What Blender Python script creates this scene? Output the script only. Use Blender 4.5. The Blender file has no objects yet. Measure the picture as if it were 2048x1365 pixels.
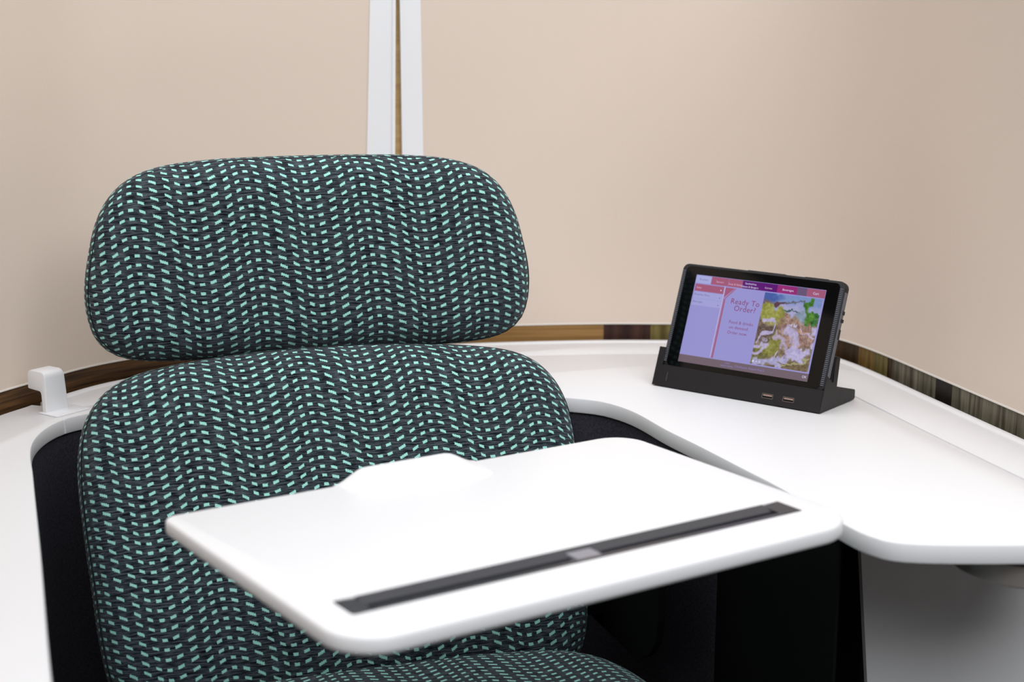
import bpy, bmesh, math, random
import numpy as np
from mathutils import Matrix, Vector, noise

# ------------------------------------------------------------------ camera
scene = bpy.context.scene
col = scene.collection
YAW, PITCH, ROLL = math.radians(19.0328), 0.2065, -0.0065
CAM = Vector((0.0, 0.0, 1.1656))
f0 = Vector((math.sin(YAW), math.cos(YAW), 0)); r0 = Vector((math.cos(YAW), -math.sin(YAW), 0)); u0 = Vector((0, 0, 1))
fwd = f0 * math.cos(PITCH) - u0 * math.sin(PITCH)
upv = u0 * math.cos(PITCH) + f0 * math.sin(PITCH)
rgt = r0 * math.cos(ROLL) - upv * math.sin(ROLL)
up2 = upv * math.cos(ROLL) + r0 * math.sin(ROLL)
camd = bpy.data.cameras.new('camera')
cam = bpy.data.objects.new('camera', camd); col.objects.link(cam)
cam.matrix_world = Matrix(((rgt.x, up2.x, -fwd.x, CAM.x), (rgt.y, up2.y, -fwd.y, CAM.y), (rgt.z, up2.z, -fwd.z, CAM.z), (0, 0, 0, 1)))
camd.sensor_width = 36.0
camd.lens = 3173.0 / 2048.0 * 36.0
camd.clip_start = 0.05
camd.dof.use_dof = True
camd.dof.focus_distance = 1.74
camd.dof.aperture_fstop = 4.5
scene.camera = cam

# ------------------------------------------------------------------ light
world = bpy.data.worlds.new('world'); scene.world = world
world.use_nodes = True
bg = world.node_tree.nodes['Background']
bg.inputs['Color'].default_value = (0.93, 0.96, 1.0, 1)
bg.inputs['Strength'].default_value = 0.08

def area_light(name, loc, target, sx, sy, energy, color):
    ld = bpy.data.lights.new(name, 'AREA'); ld.shape = 'RECTANGLE'; ld.size = sx; ld.size_y = sy
    ld.energy = energy; ld.color = color
    o = bpy.data.objects.new(name, ld); col.objects.link(o)
    o.location = loc
    o.rotation_euler = (Vector(target) - Vector(loc)).to_track_quat('-Z', 'Y').to_euler()
    return o
area_light('ceiling_light', (0.5, 0.75, 2.9), (0.5, 0.75, 0.0), 4.6, 4.8, 112, (0.99, 0.99, 1.0))
area_light('high_front_light', (0.3, -1.9, 3.3), (0.5, 1.7, 0.8), 4.4, 1.6, 88, (0.94, 0.97, 1.0))  # unseen soft light added high in front to brighten the walls

vs = scene.view_settings
vs.view_transform = 'Standard'; vs.look = 'None'; vs.exposure = 0.06; vs.gamma = 1.0; vs.use_curve_mapping = False

# ------------------------------------------------------------------ helpers
def lin(c):
    return tuple(((v / 255) / 12.92 if v / 255 <= 0.04045 else ((v / 255 + 0.055) / 1.055) ** 2.4) for v in c)

def new_mat(name):
    m = bpy.data.materials.new(name); m.use_nodes = True
    nt = m.node_tree
    return m, nt, nt.nodes['Principled BSDF']

def N(nt, typ, **kw):
    n = nt.nodes.new(typ)
    for k, v in kw.items(): setattr(n, k, v)
    return n

def simple(name, rgb, rough=0.5, metal=0.0, spec=0.5, noise_scale=None, noise_amt=0.04, bump=0.0, coat=0.0, linear=False):
    m, nt, b = new_mat(name)
    c = rgb if linear else lin(rgb)
    b.inputs['Base Color'].default_value = (*c, 1)
    b.inputs['Roughness'].default_value = rough
    b.inputs['Metallic'].default_value = metal
    b.inputs['Specular IOR Level'].default_value = spec
    b.inputs['Coat Weight'].default_value = coat
    if noise_scale:
        tc = N(nt, 'ShaderNodeTexCoord')
        nz = N(nt, 'ShaderNodeTexNoise'); nz.inputs['Scale'].default_value = noise_scale; nz.inputs['Detail'].default_value = 5
        nt.links.new(tc.outputs['Object'], nz.inputs['Vector'])
        mx = N(nt, 'ShaderNodeMix', data_type='RGBA')
        mx.inputs['A'].default_value = (*[v * (1 - noise_amt) for v in c], 1)
        mx.inputs['B'].default_value = (*[min(1, v * (1 + noise_amt)) for v in c], 1)
        nt.links.new(nz.outputs['Fac'], mx.inputs['Factor'])
        nt.links.new(mx.outputs['Result'], b.inputs['Base Color'])
        if bump:
            bp = N(nt, 'ShaderNodeBump'); bp.inputs['Strength'].default_value = bump; bp.inputs['Distance'].default_value = 0.001
            nt.links.new(nz.outputs['Fac'], bp.inputs['Height']); nt.links.new(bp.outputs['Normal'], b.inputs['Normal'])
    return m

def emis(name, rgb, strength=1.0, spec=0.25):
    m, nt, b = new_mat(name)
    b.inputs['Base Color'].default_value = (0, 0, 0, 1)
    b.inputs['Roughness'].default_value = 0.12
    b.inputs['Specular IOR Level'].default_value = spec
    b.inputs['Emission Color'].default_value = (*lin(rgb), 1)
    b.inputs['Emission Strength'].default_value = strength * 0.94
    return m

ROOTS = {}
def tag(o, label=None, cat=None, group=None, kind=None):
    if label: o['label'] = label
    if cat: o['category'] = cat
    if group: o['group'] = group
    if kind: o['kind'] = kind
    return o

def thing(name, label, cat, mat4, kind=None):
    o = bpy.data.objects.new(name, None); col.objects.link(o)
    o.matrix_world = mat4; o.empty_display_size = 0.05
    ROOTS[o.name] = mat4.copy()
    tag(o, label, cat, None, kind)
    return o

def link(name, me, mat, parent=None, world=False, smooth=False):
    """link a mesh; world=True means the vertices are in world space"""
    o = bpy.data.objects.new(name, me); col.objects.link(o)
    if mat: me.materials.append(mat)
    if parent is not None:
        o.parent = parent
        root = ROOTS.get(parent.name)
        ROOTS[o.name] = root
        if world: me.transform(root.inverted())
    if smooth:
        for p in me.polygons: p.use_smooth = True
    return o

def bm_obj(name, bm, mat, parent=None, world=False, smooth=False, angle=None):
    bmesh.ops.recalc_face_normals(bm, faces=bm.faces)
    if angle is not None:
        for e in bm.edges:
            if len(e.link_faces) == 2 and e.calc_face_angle(0) > angle: e.smooth = False
        smooth = True
    me = bpy.data.meshes.new(name); bm.to_mesh(me); bm.free()
    return link(name, me, mat, parent, world, smooth)

def catmull(pts, closed=False, step=0.008):
    P = [np.array(p, float) for p in pts]; n = len(P); out = []
    rng = range(n) if closed else range(n - 1)
    for i in rng:
        if closed: a, b, c, d = P[(i - 1) % n], P[i], P[(i + 1) % n], P[(i + 2) % n]
        else: a, b, c, d = P[max(i - 1, 0)], P[i], P[i + 1], P[min(i + 2, n - 1)]
        k = max(1, int(round(np.linalg.norm(c - b) / step)))
        # centripetal-ish: tangents scaled by chord
        l0 = max(np.linalg.norm(b - a), 1e-6); l1 = max(np.linalg.norm(c - b), 1e-6); l2 = max(np.linalg.norm(d - c), 1e-6)
        m1 = (c - a) / (l0 + l1) * l1; m2 = (d - b) / (l1 + l2) * l1
        for j in range(k):
            t = j / k
            out.append((2*t**3 - 3*t**2 + 1) * b + (t**3 - 2*t**2 + t) * m1 + (-2*t**3 + 3*t**2) * c + (t**3 - t**2) * m2)
    if not closed: out.append(P[-1])
    return np.array(out)

def normals2d(pts, closed):
    n = len(pts); o = np.zeros_like(pts)
    for i in range(n):
        a = pts[i - 1] if (closed or i > 0) else pts[i]
        b = pts[(i + 1) % n] if (closed or i < n - 1) else pts[i]
        t = b - a; t = t / max(np.linalg.norm(t), 1e-9)
        o[i] = (t[1], -t[0])       # right-hand side of travel
    return o

def area2(p):
    return 0.5 * float(np.sum(p[:, 0] * np.roll(p[:, 1], -1) - np.roll(p[:, 0], -1) * p[:, 1]))

def slab(bm, poly, ztop, thick, bev=0.002, prof=None):
    poly = np.array(poly, float)
    if area2(poly) < 0: poly = poly[::-1]
    nrm = normals2d(poly, True)              # outward for CCW
    if prof is None:
        prof = [(bev, 0), (bev * 0.3, -bev * 0.3), (0, -bev), (0, -thick + bev), (bev * 0.3, -thick + bev * 0.3), (bev, -thick)]
    rings = []
    for ins, dz in prof:
        rings.append([bm.verts.new((p[0] - q[0] * ins, p[1] - q[1] * ins, ztop + dz)) for p, q in zip(poly, nrm)])
    n = len(poly)
    for a, b in zip(rings, rings[1:]):
        for i in range(n):
            bm.faces.new((a[i], b[i], b[(i + 1) % n], a[(i + 1) % n]))
    t = bm.faces.new(rings[0]); u = bm.faces.new(rings[-1][::-1])
    t.normal_update(); u.normal_update()
    bmesh.ops.triangulate(bm, faces=[t, u], quad_method='BEAUTY', ngon_method='EAR_CLIP')

def box(bm, lo, hi, M=None):
    lo = Vector(lo); hi = Vector(hi)
    vs_ = [bm.verts.new((x, y, z)) for x in (lo.x, hi.x) for y in (lo.y, hi.y) for z in (lo.z, hi.z)]
    if M is not None:
        for v in vs_: v.co = M @ v.co
    for f in ((0, 1, 3, 2), (4, 6, 7, 5), (0, 4, 5, 1), (2, 3, 7, 6), (0, 2, 6, 4), (1, 5, 7, 3)):
        bm.faces.new([vs_[i] for i in f])
    return vs_

def bevbox(lo, hi, bev, M=None, seg=2):
    bm = bmesh.new(); box(bm, lo, hi)
    bmesh.ops.bevel(bm, geom=bm.edges[:], offset=bev, segments=seg, affect='EDGES', profile=0.5)
    if M is not None:
        for v in bm.verts: v.co = M @ v.co
    return bm

def prism(bm, prof, a0, a1, place):
    """profile (2D) extruded from a0 to a1; place(p, a) -> xyz"""
    A = [bm.verts.new(place(p, a0)) for p in prof]; B = [bm.verts.new(place(p, a1)) for p in prof]
    n = len(prof)
    for i in range(n): bm.faces.new((A[i], A[(i + 1) % n], B[(i + 1) % n], B[i]))
    f = [bm.faces.new(A[::-1]), bm.faces.new(B)]
    for q in f: q.normal_update()
    bmesh.ops.triangulate(bm, faces=f, ngon_method='EAR_CLIP')

def tube(bm, pts, r, closed=False, seg=6):
    pts = [Vector(p) for p in pts]; n = len(pts); rings = []
    ref = Vector((0.13, 0.27, 0.95)).normalized()
    for i, p in enumerate(pts):
        a = pts[i - 1] if (closed or i) else p; b = pts[(i + 1) % n] if (closed or i < n - 1) else p
        t = (b - a).normalized(); x = t.cross(ref).normalized(); y = t.cross(x)
        rings.append([bm.verts.new(p + (x * math.cos(k * 2 * math.pi / seg) + y * math.sin(k * 2 * math.pi / seg)) * r) for k in range(seg)])
    m = n if closed else n - 1
    for i in range(m):
        a = rings[i]; b = rings[(i + 1) % n]
        for k in range(seg): bm.faces.new((a[k], a[(k + 1) % seg], b[(k + 1) % seg], b[k]))
    if not closed:
        bm.faces.new(rings[0][::-1]); bm.faces.new(rings[-1])

def rrect(x0, x1, y0, y1, radii, seg=10):
    """rounded rectangle CCW; radii = (bl, br, tr, tl)"""
    out = []
    for (cx, cy, sx, sy, r, a0) in ((x0, y0, 1, 1, radii[0], math.pi), (x1, y0, -1, 1, radii[1], 1.5 * math.pi), (x1, y1, -1, -1, radii[2], 0), (x0, y1, 1, -1, radii[3], 0.5 * math.pi)):
        ox, oy = cx + sx * r, cy + sy * r
        for k in range(seg + 1):
            a = a0 + k * math.pi / 2 / seg
            out.append((ox + r * math.cos(a), oy + r * math.sin(a)))
    return np.array(out)

# ------------------------------------------------------------------ materials
M_white = simple('white_laminate', (229, 229, 231), 0.42, spec=0.35, noise_scale=40, noise_amt=0.006)
M_tray = simple('white_tray_plastic', (232, 232, 234), 0.38, spec=0.4, noise_scale=60, noise_amt=0.005)
M_trimw = simple('white_trim_plastic', (236, 237, 240), 0.4, noise_scale=30, noise_amt=0.006)
M_edge = simple('catchlight_edging', (232, 226, 218), 0.45, noise_scale=40, noise_amt=0.01)
M_wall = simple('beige_wall_laminate', (222, 206, 192), 0.5, spec=0.4, noise_scale=900, noise_amt=0.035, bump=0.08)
M_black = simple('black_plastic', (31, 29, 30), 0.45, spec=0.3, noise_scale=700, noise_amt=0.15, bump=0.1)
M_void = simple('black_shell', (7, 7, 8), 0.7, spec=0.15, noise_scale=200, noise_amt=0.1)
M_slot = simple('slot_rubber', (50, 51, 57), 0.35, spec=0.5, noise_scale=300, noise_amt=0.08)
M_clip = simple('silver_clip', (150, 150, 160), 0.35, metal=0.3, noise_scale=200, noise_amt=0.03)
M_metal = simple('brushed_metal', (190, 182, 178), 0.5, metal=0.85, noise_scale=150, noise_amt=0.05)
M_usb = simple('usb_metal', (205, 180, 172), 0.3, metal=0.9, noise_scale=500, noise_amt=0.05)
M_rim = simple('usb_shell', (120, 108, 104), 0.4, metal=0.7, noise_scale=500, noise_amt=0.05)
M_case = simple('black_tablet_case', (26, 26, 29), 0.5, spec=0.35, noise_scale=900, noise_amt=0.12)
M_caseside = simple('lit_edge_and_detail_grey', (92, 95, 104), 0.42, spec=0.5, noise_scale=600, noise_amt=0.08)
M_glass = simple('black_tablet_glass', (6, 6, 7), 0.06, spec=0.35, noise_scale=5, noise_amt=0.05)

def fabric_material():
    m, nt, b = new_mat('teal_dash_fabric')
    L = nt.links.new
    uv = N(nt, 'ShaderNodeUVMap'); uv.uv_map = 'UVMap'
    sp = N(nt, 'ShaderNodeSeparateXYZ'); L(uv.outputs['UV'], sp.inputs['Vector'])
    def mth(op, a, bb=None, c=None):
        n = N(nt, 'ShaderNodeMath', operation=op)
        for i, v in enumerate((a, bb, c)):
            if v is None: continue
            if isinstance(v, (int, float)): n.inputs[i].default_value = v
            else: L(v, n.inputs[i])
        return n.outputs[0]
    U, V = sp.outputs['X'], sp.outputs['Y']           # metres
    COLW, ROWH, AMP = 0.01265, 0.0097, 1.25
    u = mth('ADD', U, mth('MULTIPLY', V, 0.085))
    # hand-woven irregularity
    nz0 = N(nt, 'ShaderNodeTexNoise'); nz0.inputs['Scale'].default_value = 60; nz0.inputs['Detail'].default_value = 2
    L(uv.outputs['UV'], nz0.inputs['Vector'])
    jit = mth('SUBTRACT', nz0.outputs['Fac'], 0.5)
    c0 = mth('ADD', mth('DIVIDE', u, COLW), mth('MULTIPLY', jit, 0.25))
    c = mth('ADD', c0, mth('MULTIPLY', mth('SINE', mth('MULTIPLY', c0, 4 * math.pi / 10)), 0.16))
    cq = mth('DIVIDE', mth('FLOOR', mth('MULTIPLY', c, 8.0)), 8.0)           # stair stepped weave
    wave = mth('MULTIPLY', mth('COSINE', mth('MULTIPLY', mth('SUBTRACT', mth('ADD', cq, 0.0625), 0.5), 2 * math.pi / 10)), AMP)
    r = mth('ADD', mth('SUBTRACT', mth('DIVIDE', V, ROWH), wave), mth('MULTIPLY', jit, 0.22))
    fu = mth('ABSOLUTE', mth('SUBTRACT', mth('FRACT', c), 0.5))
    fv = mth('ABSOLUTE', mth('SUBTRACT', mth('FRACT', r), 0.5))
    # fray the ends with a fine noise
    nz1 = N(nt, 'ShaderNodeTexNoise'); nz1.inputs['Scale'].default_value = 1100; nz1.inputs['Detail'].default_value = 2
    L(uv.outputs['UV'], nz1.inputs['Vector'])
    fr = mth('MULTIPLY', mth('SUBTRACT', nz1.outputs['Fac'], 0.5), 0.16)
    mu = mth('LESS_THAN', mth('ADD', fu, fr), 0.245)
    mv = mth('LESS_THAN', mth('ADD', fv, fr), 0.158)
    mask = mth('MULTIPLY', mu, mv)
    # horizontal yarns: stretched noise
    mp = N(nt, 'ShaderNodeMapping'); mp.inputs['Scale'].default_value = (60, 620, 1); mp.inputs['Rotation'].default_value = (0, 0, 0.0)
    L(uv.outputs['UV'], mp.inputs['Vector'])
    nz2 = N(nt, 'ShaderNodeTexNoise'); nz2.inputs['Scale'].default_value = 1.0; nz2.inputs['Detail'].default_value = 3; nz2.inputs['Roughness'].default_value = 0.6
    L(mp.outputs['Vector'], nz2.inputs['Vector'])
    rp = N(nt, 'ShaderNodeValToRGB')
    e = rp.color_ramp.elements
    e[0].position = 0.37; e[0].color = (*lin((7, 11, 17)), 1)
    e[1].position = 0.66; e[1].color = (*lin((84, 93, 100)), 1)
    k = rp.color_ramp.elements.new(0.47); k.color = (*lin((41, 50, 56)), 1)
    L(nz2.outputs['Fac'], rp.inputs['Fac'])
    # fine fibre speckle
    mp3 = N(nt, 'ShaderNodeMapping'); mp3.inputs['Scale'].default_value = (500, 1500, 1)
    L(uv.outputs['UV'], mp3.inputs['Vector'])
    nz3 = N(nt, 'ShaderNodeTexNoise'); nz3.inputs['Scale'].default_value = 1.0; nz3.inputs['Detail'].default_value = 2
    L(mp3.outputs['Vector'], nz3.inputs['Vector'])
    sc = N(nt, 'ShaderNodeMix', data_type='RGBA', blend_type='MULTIPLY'); sc.inputs['Factor'].default_value = 0.5
    rp3 = N(nt, 'ShaderNodeValToRGB'); rp3.color_ramp.elements[0].position = 0.3; rp3.color_ramp.elements[0].color = (0.35, 0.35, 0.35, 1)
    rp3.color_ramp.elements[1].position = 0.7; rp3.color_ramp.elements[1].color = (1.5, 1.5, 1.5, 1)
    L(nz3.outputs['Fac'], rp3.inputs['Fac'])
    L(rp.outputs['Color'], sc.inputs['A']); L(rp3.outputs['Color'], sc.inputs['B'])
    # mint threads
    mint = N(nt, 'ShaderNodeMix', data_type='RGBA')
    mint.inputs['A'].default_value = (*lin((120, 194, 186)), 1); mint.inputs['B'].default_value = (*lin((186, 240, 230)), 1)
    L(nz1.outputs['Fac'], mint.inputs['Factor'])
    mx = N(nt, 'ShaderNodeMix', data_type='RGBA')
    L(mask, mx.inputs['Factor']); L(sc.outputs['Result'], mx.inputs['A']); L(mint.outputs['Result'], mx.inputs['B'])
    L(mx.outputs['Result'], b.inputs['Base Color'])
    b.inputs['Roughness'].default_value = 0.95
    b.inputs['Specular IOR Level'].default_value = 0.1
    b.inputs['Sheen Weight'].default_value = 0.12
    b.inputs['Sheen Roughness'].default_value = 0.5
    hgt = mth('ADD', mth('MULTIPLY', nz2.outputs['Fac'], 1.0), mth('MULTIPLY', mask, 0.25))
    bp = N(nt, 'ShaderNodeBump'); bp.inputs['Strength'].default_value = 0.55; bp.inputs['Distance'].default_value = 0.0012
    L(hgt, bp.inputs['Height']); L(bp.outputs['Normal'], b.inputs['Normal'])
    return m
M_fabric = fabric_material()
M_seam = simple('dark_seam_thread', (28, 33, 38), 0.9, spec=0.1, noise_scale=800, noise_amt=0.2)
M_felt = simple('charcoal_felt', (58, 57, 65), 0.95, spec=0.08, noise_scale=420, noise_amt=0.75, bump=0.5)

def wood(name, dark, light, grain='along', scale=1.0):
    m, nt, b = new_mat(name); L = nt.links.new
    uv = N(nt, 'ShaderNodeUVMap'); uv.uv_map = 'UVMap'
    mp = N(nt, 'ShaderNodeMapping')
    mp.inputs['Scale'].default_value = (9 * scale, 260 * scale, 1) if grain == 'along' else (150 * scale, 9 * scale, 1)
    L(uv.outputs['UV'], mp.inputs['Vector'])
    nz = N(nt, 'ShaderNodeTexNoise'); nz.inputs['Scale'].default_value = 1; nz.inputs['Detail'].default_value = 6; nz.inputs['Distortion'].default_value = 0.4
    L(mp.outputs['Vector'], nz.inputs['Vector'])
    rp = N(nt, 'ShaderNodeValToRGB'); e = rp.color_ramp.elements
    e[0].position = 0.32; e[0].color = (*lin(dark), 1); e[1].position = 0.68; e[1].color = (*lin(light), 1)
    L(nz.outputs['Fac'], rp.inputs['Fac']); L(rp.outputs['Color'], b.inputs['Base Color'])
    b.inputs['Roughness'].default_value = 0.5; b.inputs['Specular IOR Level'].default_value = 0.25
    return m

# ------------------------------------------------------------------ plan curves (metres)
TZ = 0.72                      # worktop height
INNER = [(.034, .80), (.034, 1.04), (.040, 1.32), (.044, 1.55), (.047, 1.655), (.061, 1.716), (.087, 1.761), (.125, 1.783), (.2, 1.797),
         (.37, 1.802), (.5, 1.775), (.6, 1.718), (.655, 1.683), (.683, 1.655), (.698, 1.605), (.701, 1.52), (.707, 1.446), (.713, 1.345),
         (.7156, 1.309), (.718, 1.22), (.7182, 1.165), (.7214, 1.141), (.7275, 1.125), (.7412, 1.112), (.775, 1.097), (.8355, 1.0776), (.95, 1.046), (1.02, 1.031)]
BACK = [(1.036, 1.03), (1.040, 1.2), (1.048, 1.365), (1.061, 1.571), (1.069, 1.70), (1.067, 1.779), (1.054, 1.832), (1.028, 1.875), (.985, 1.910),
        (.94, 1.933), (.889, 1.952), (.816, 1.975), (.708, 1.998), (.605, 2.012), (.5, 2.014), (.4, 2.005), (.3, 1.985), (.22, 1.957), (.137, 1.915),
        (.065, 1.847), (.02, 1.801), (-.03, 1.735), (-.075, 1.65), (-.10, 1.54), (-.11, 1.4), (-.112, 1.0), (-.112, .80)]
inner_c = catmull(INNER, step=0.012)
back_c = catmull(BACK, step=0.012)
back_n = normals2d(back_c, False)            # right-hand of travel (outward, away from the pod)
def offset(c, n, d): return c + n * d

# ------------------------------------------------------------------ structure: floor, wall shell
bm = bmesh.new(); box(bm, (-5, -5, -0.05), (6, 6.5, 0))
floor = bm_obj('floor', bm, None)
M_floor = wood('grey_brown_floor', (58, 54, 50), (84, 78, 72), 'along', 0.3)
floor.data.materials.append(M_floor)
fuv = floor.data.uv_layers.new(name='UVMap')
for lp in floor.data.loops:
    c = floor.data.vertices[lp.vertex_index].co; fuv.data[lp.index].uv = (c.x, c.y)
tag(floor, 'grey brown floor under the pod', 'floor', None, 'structure')

WZ0, WZ1 = 0.7415, 1.34
def sweep(name, pts_in, pts_out, z0, z1, mat, parent=None, world=False, edge_bev=0.0015, lean=None):
    """vertical curved panel between two plan curves"""
    bm = bmesh.new(); uvl = bm.loops.layers.uv.new('UVMap')
    prof = [(0, z0 + edge_bev), (0, z1 - edge_bev), (edge_bev, z1), (1, z1), (1, z0), (edge_bev, z0)]
    n = len(pts_in); rings = []
    s = 0; S = []
    for i in range(n):
        if i: s += float(np.linalg.norm(pts_in[i] - pts_in[i - 1]))
        S.append(s)
        d = pts_out[i] - pts_in[i]; L_ = max(np.linalg.norm(d), 1e-9)
        ring = []
        for k, z in prof:
            p = pts_in[i] + d * (k if k in (0, 1) else k / L_)
            ring.append(bm.verts.new((p[0], p[1], z)))
        rings.append(ring)
    m = len(prof)
    for i in range(n - 1):
        for k in range(m):
            f = bm.faces.new((rings[i][k], rings[i + 1][k], rings[i + 1][(k + 1) % m], rings[i][(k + 1) % m]))
            for lp in f.loops:
                j = i if lp.vert in rings[i] else i + 1
                lp[uvl].uv = (S[j], lp.vert.co.z)
    bm.faces.new(rings[0][::-1]); bm.faces.new(rings[-1])
    return bm_obj(name, bm, mat, parent, world, angle=0.7)

wall_in = offset(back_c, back_n, 0.012); wall_out = offset(back_c, back_n, 0.034)
# split where the two white strips stand
isp = [i for i in range(len(back_c)) if back_c[i][1] > 1.9]
SPL, SPR = 0.5335, 0.5465
iR = max(i for i in isp if wall_in[i][0] > SPR)
iL = min(i for i in isp if wall_in[i][0] < SPL)
def interp_at(curve, x):
    for i in isp[:-1]:
        a, b_ = curve[i], curve[i + 1]
        if a[0] >= x >= b_[0]:
            t = (a[0] - x) / (a[0] - b_[0]); return a + (b_ - a) * t
wr_in = np.vstack([wall_in[:iR + 1], interp_at(wall_in, SPR)]); wr_out = np.vstack([wall_out[:iR + 1], interp_at(wall_out, SPR)])
wl_in = np.vstack([interp_at(wall_in, SPL), wall_in[iL:]]); wl_out = np.vstack([interp_at(wall_out, SPL), wall_out[iL:]])
w = sweep('wall_right', wr_in, wr_out, WZ0, WZ1, M_wall); tag(w, 'curved beige pod screen panel behind the tablet', 'wall', None, 'structure')
w = sweep('wall_left', wl_in, wl_out, WZ0, WZ1, M_wall); tag(w, 'curved beige pod screen panel behind the headrest, left of the white strips', 'wall', None, 'structure')

# white vertical strips on the seam (slightly tapering), wood seen in the slit between
def strip(name, x0b, x1b, x0t, x1t, label, lip):
    yw = float(interp_at(wall_in, 0.54)[1])
    bm = bmesh.new()
    zb, zt = WZ0 + 0.001, WZ1
    zr0, zr1 = 0.98, 1.176
    def xe(a, b_, z): return a + (b_ - a) * (z - zr0) / (zr1 - zr0)
    def col_(xa0, xa1, xb0, xb1, d):
        vb = []
        for z in (zb, zt):
            for (a0, a1) in ((xa0, xa1), (xb0, xb1)):
                x = xe(a0, a1, z)
                for y in (yw - d, yw + 0.002): vb.append(bm.verts.new((x, y, z)))
        for f in ((0, 1, 3, 2), (4, 6, 7, 5), (0, 2, 6, 4), (1, 5, 7, 3), (0, 4, 5, 1), (2, 3, 7, 6)):
            bm.faces.new([vb[i] for i in f])
    col_(x0b, x0t, x1b, x1t, 0.003)
    if lip: col_(x1b - 0.0035, x1t - 0.0035, x1b + 0.0005, x1t + 0.0005, 0.006)
    o = bm_obj(name, bm, M_trimw); tag(o, label, 'trim', None, 'structure')
strip('trim_1', 0.4965, 0.5330, 0.5030, 0.5355, 'white vertical strip above the headrest, left one with a raised lip', True)
strip('trim_2', 0.5440, 0.5725, 0.5425, 0.5700, 'white vertical strip above the headrest, right one', False)
bm = bmesh.new(); uvl = None
yw = float(interp_at(wall_in, 0.54)[1])
M_slit = wood('light_oak', (176, 142, 92), (206, 174, 122), 'across', 0.6)
box(bm, (0.520, yw + 0.006, WZ0), (0.560, yw + 0.012, WZ1))
uvl = bm.loops.layers.uv.new('UVMap')
for f in bm.faces:
    for lp in f.loops: lp[uvl].uv = (lp.vert.co.z, lp.vert.co.x)
o = bm_obj('trim_3', bm, M_slit); tag(o, 'light oak batten in the slit between the two white strips', 'trim', None, 'structure')

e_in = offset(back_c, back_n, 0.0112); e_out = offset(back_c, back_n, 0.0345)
o = sweep('trim_5', e_in, e_out, WZ0 - 0.0008, WZ0 + 0.0014, M_edge, None, False, 0.0003); tag(o, 'thin pale edging painting a catch-light under the beige screen panels', 'trim', None, 'structure')  # pale strip paints the catch-light along the panel bottoms
# veneer band between worktop and wall: separate lengths
band = thing('trim_4', 'narrow band of wood and stone lengths between worktop and wall', 'trim', Matrix.Translation((0.5, 1.9, 0.7)), 'structure')
W_dark = wood('dark_walnut', (38, 24, 14), (112, 80, 48), 'along')
W_light = wood('golden_oak', (128, 92, 48), (168, 130, 80), 'along', 0.6)
W_red = wood('red_brown_veneer', (42, 24, 20), (76, 48, 40), 'across', 0.5)
W_blk = wood('black_veneer', (14, 10, 7), (34, 24, 14), 'across')
W_olv = wood('olive_veneer', (82, 70, 34), (128, 116, 66), 'across')
W_gld = wood('gold_brown_veneer', (86, 62, 26), (140, 112, 58), 'across')
W_gry = wood('grey_olive_veneer', (62, 58, 44), (128, 122, 104), 'across')
W_brn = wood('dark_brown_veneer', (30, 20, 10), (74, 52, 24), 'across')
b_in = offset(back_c, back_n, 0.0135); b_out = offset(back_c, back_n, 0.030)
# breakpoints along the curve, given as (curve param by x or y) from right-front to left-front
arc = np.concatenate([[0], np.cumsum(np.linalg.norm(np.diff(back_c, axis=0), axis=1))])
def arc_near(x, y):
    return float(arc[int(np.argmin(np.hypot(back_c[:, 0] - x, back_c[:, 1] - y)))])
def curve_at(c, s):
    return np.array([np.interp(s, arc, c[:, 0]), np.interp(s, arc, c[:, 1])])
brk = [(1.036, 1.03, W_gry), (1.059, 1.532, W_blk), (1.061, 1.571, W_gry), (1.067, 1.682, W_brn), (1.068, 1.690, W_olv), (1.068, 1.728, W_gld), (1.067, 1.755, W_brn),
       (1.054, 1.832, W_olv), (.873, 1.957, W_red), (.821, 1.974, W_blk), (.812, 1.977, W_light), (.34, 1.993, W_dark), (-.112, .80, None)]
for (x, y, mt), (x2, y2, _) in zip(brk, brk[1:]):
    s0, s1 = arc_near(x, y), arc_near(x2, y2)
    if (x, y) == (1.036, 1.03): s0 = 0
    k = max(2, int((s1 - s0) / 0.012) + 1)
    ss = np.linspace(s0, s1 - 0.0004, k)
    sweep('veneer_length', np.array([curve_at(b_in, s) for s in ss]), np.array([curve_at(b_out, s) for s in ss]), 0.690, WZ0 - 0.0010, mt, band, True, 0.0004)

# ------------------------------------------------------------------ worktop
wt = thing('worktop', 'white U-shaped worktop wrapped around the patterned chair', 'worktop', Matrix.Translation((0.4, 1.6, 0.0)))
seam_pts = offset(back_c, back_n, -0.0845)
s_end = arc_near(.137, 1.915)
jj = [i for i in range(len(arc)) if arc[i] <= s_end]
seam = [tuple(seam_pts[i]) for i in jj]
seam = [(0.9545, 1.0452)] + [p for p in seam if p[1] > 1.065]
seam += [(.15, 1.826), (.098, 1.8075)]
seam = np.array(seam)
j_edge = arc_near(.052, 1.834)
left_back = back_c[arc >= j_edge]
# the main top
cut = int(np.argmin(np.hypot(inner_c[:, 0] - 0.950, inner_c[:, 1] - 1.046)))
main_poly = np.vstack([inner_c[:cut + 1], seam, left_back])
bm = bmesh.new(); slab(bm, main_poly, TZ, 0.018, 0.0022)
bm_obj('top', bm, M_white, wt, True, angle=0.6)
sn = normals2d(seam, False)
seam2 = seam + sn * 0.0014
strip_poly = np.vstack([inner_c[inner_c[:, 0] > 0.962], back_c[arc < j_edge], seam2[::-1]])
bm = bmesh.new(); slab(bm, strip_poly, TZ, 0.018, 0.0010)
rs = bm_obj('rear_strip', bm, M_white, wt, True, angle=0.6)
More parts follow.
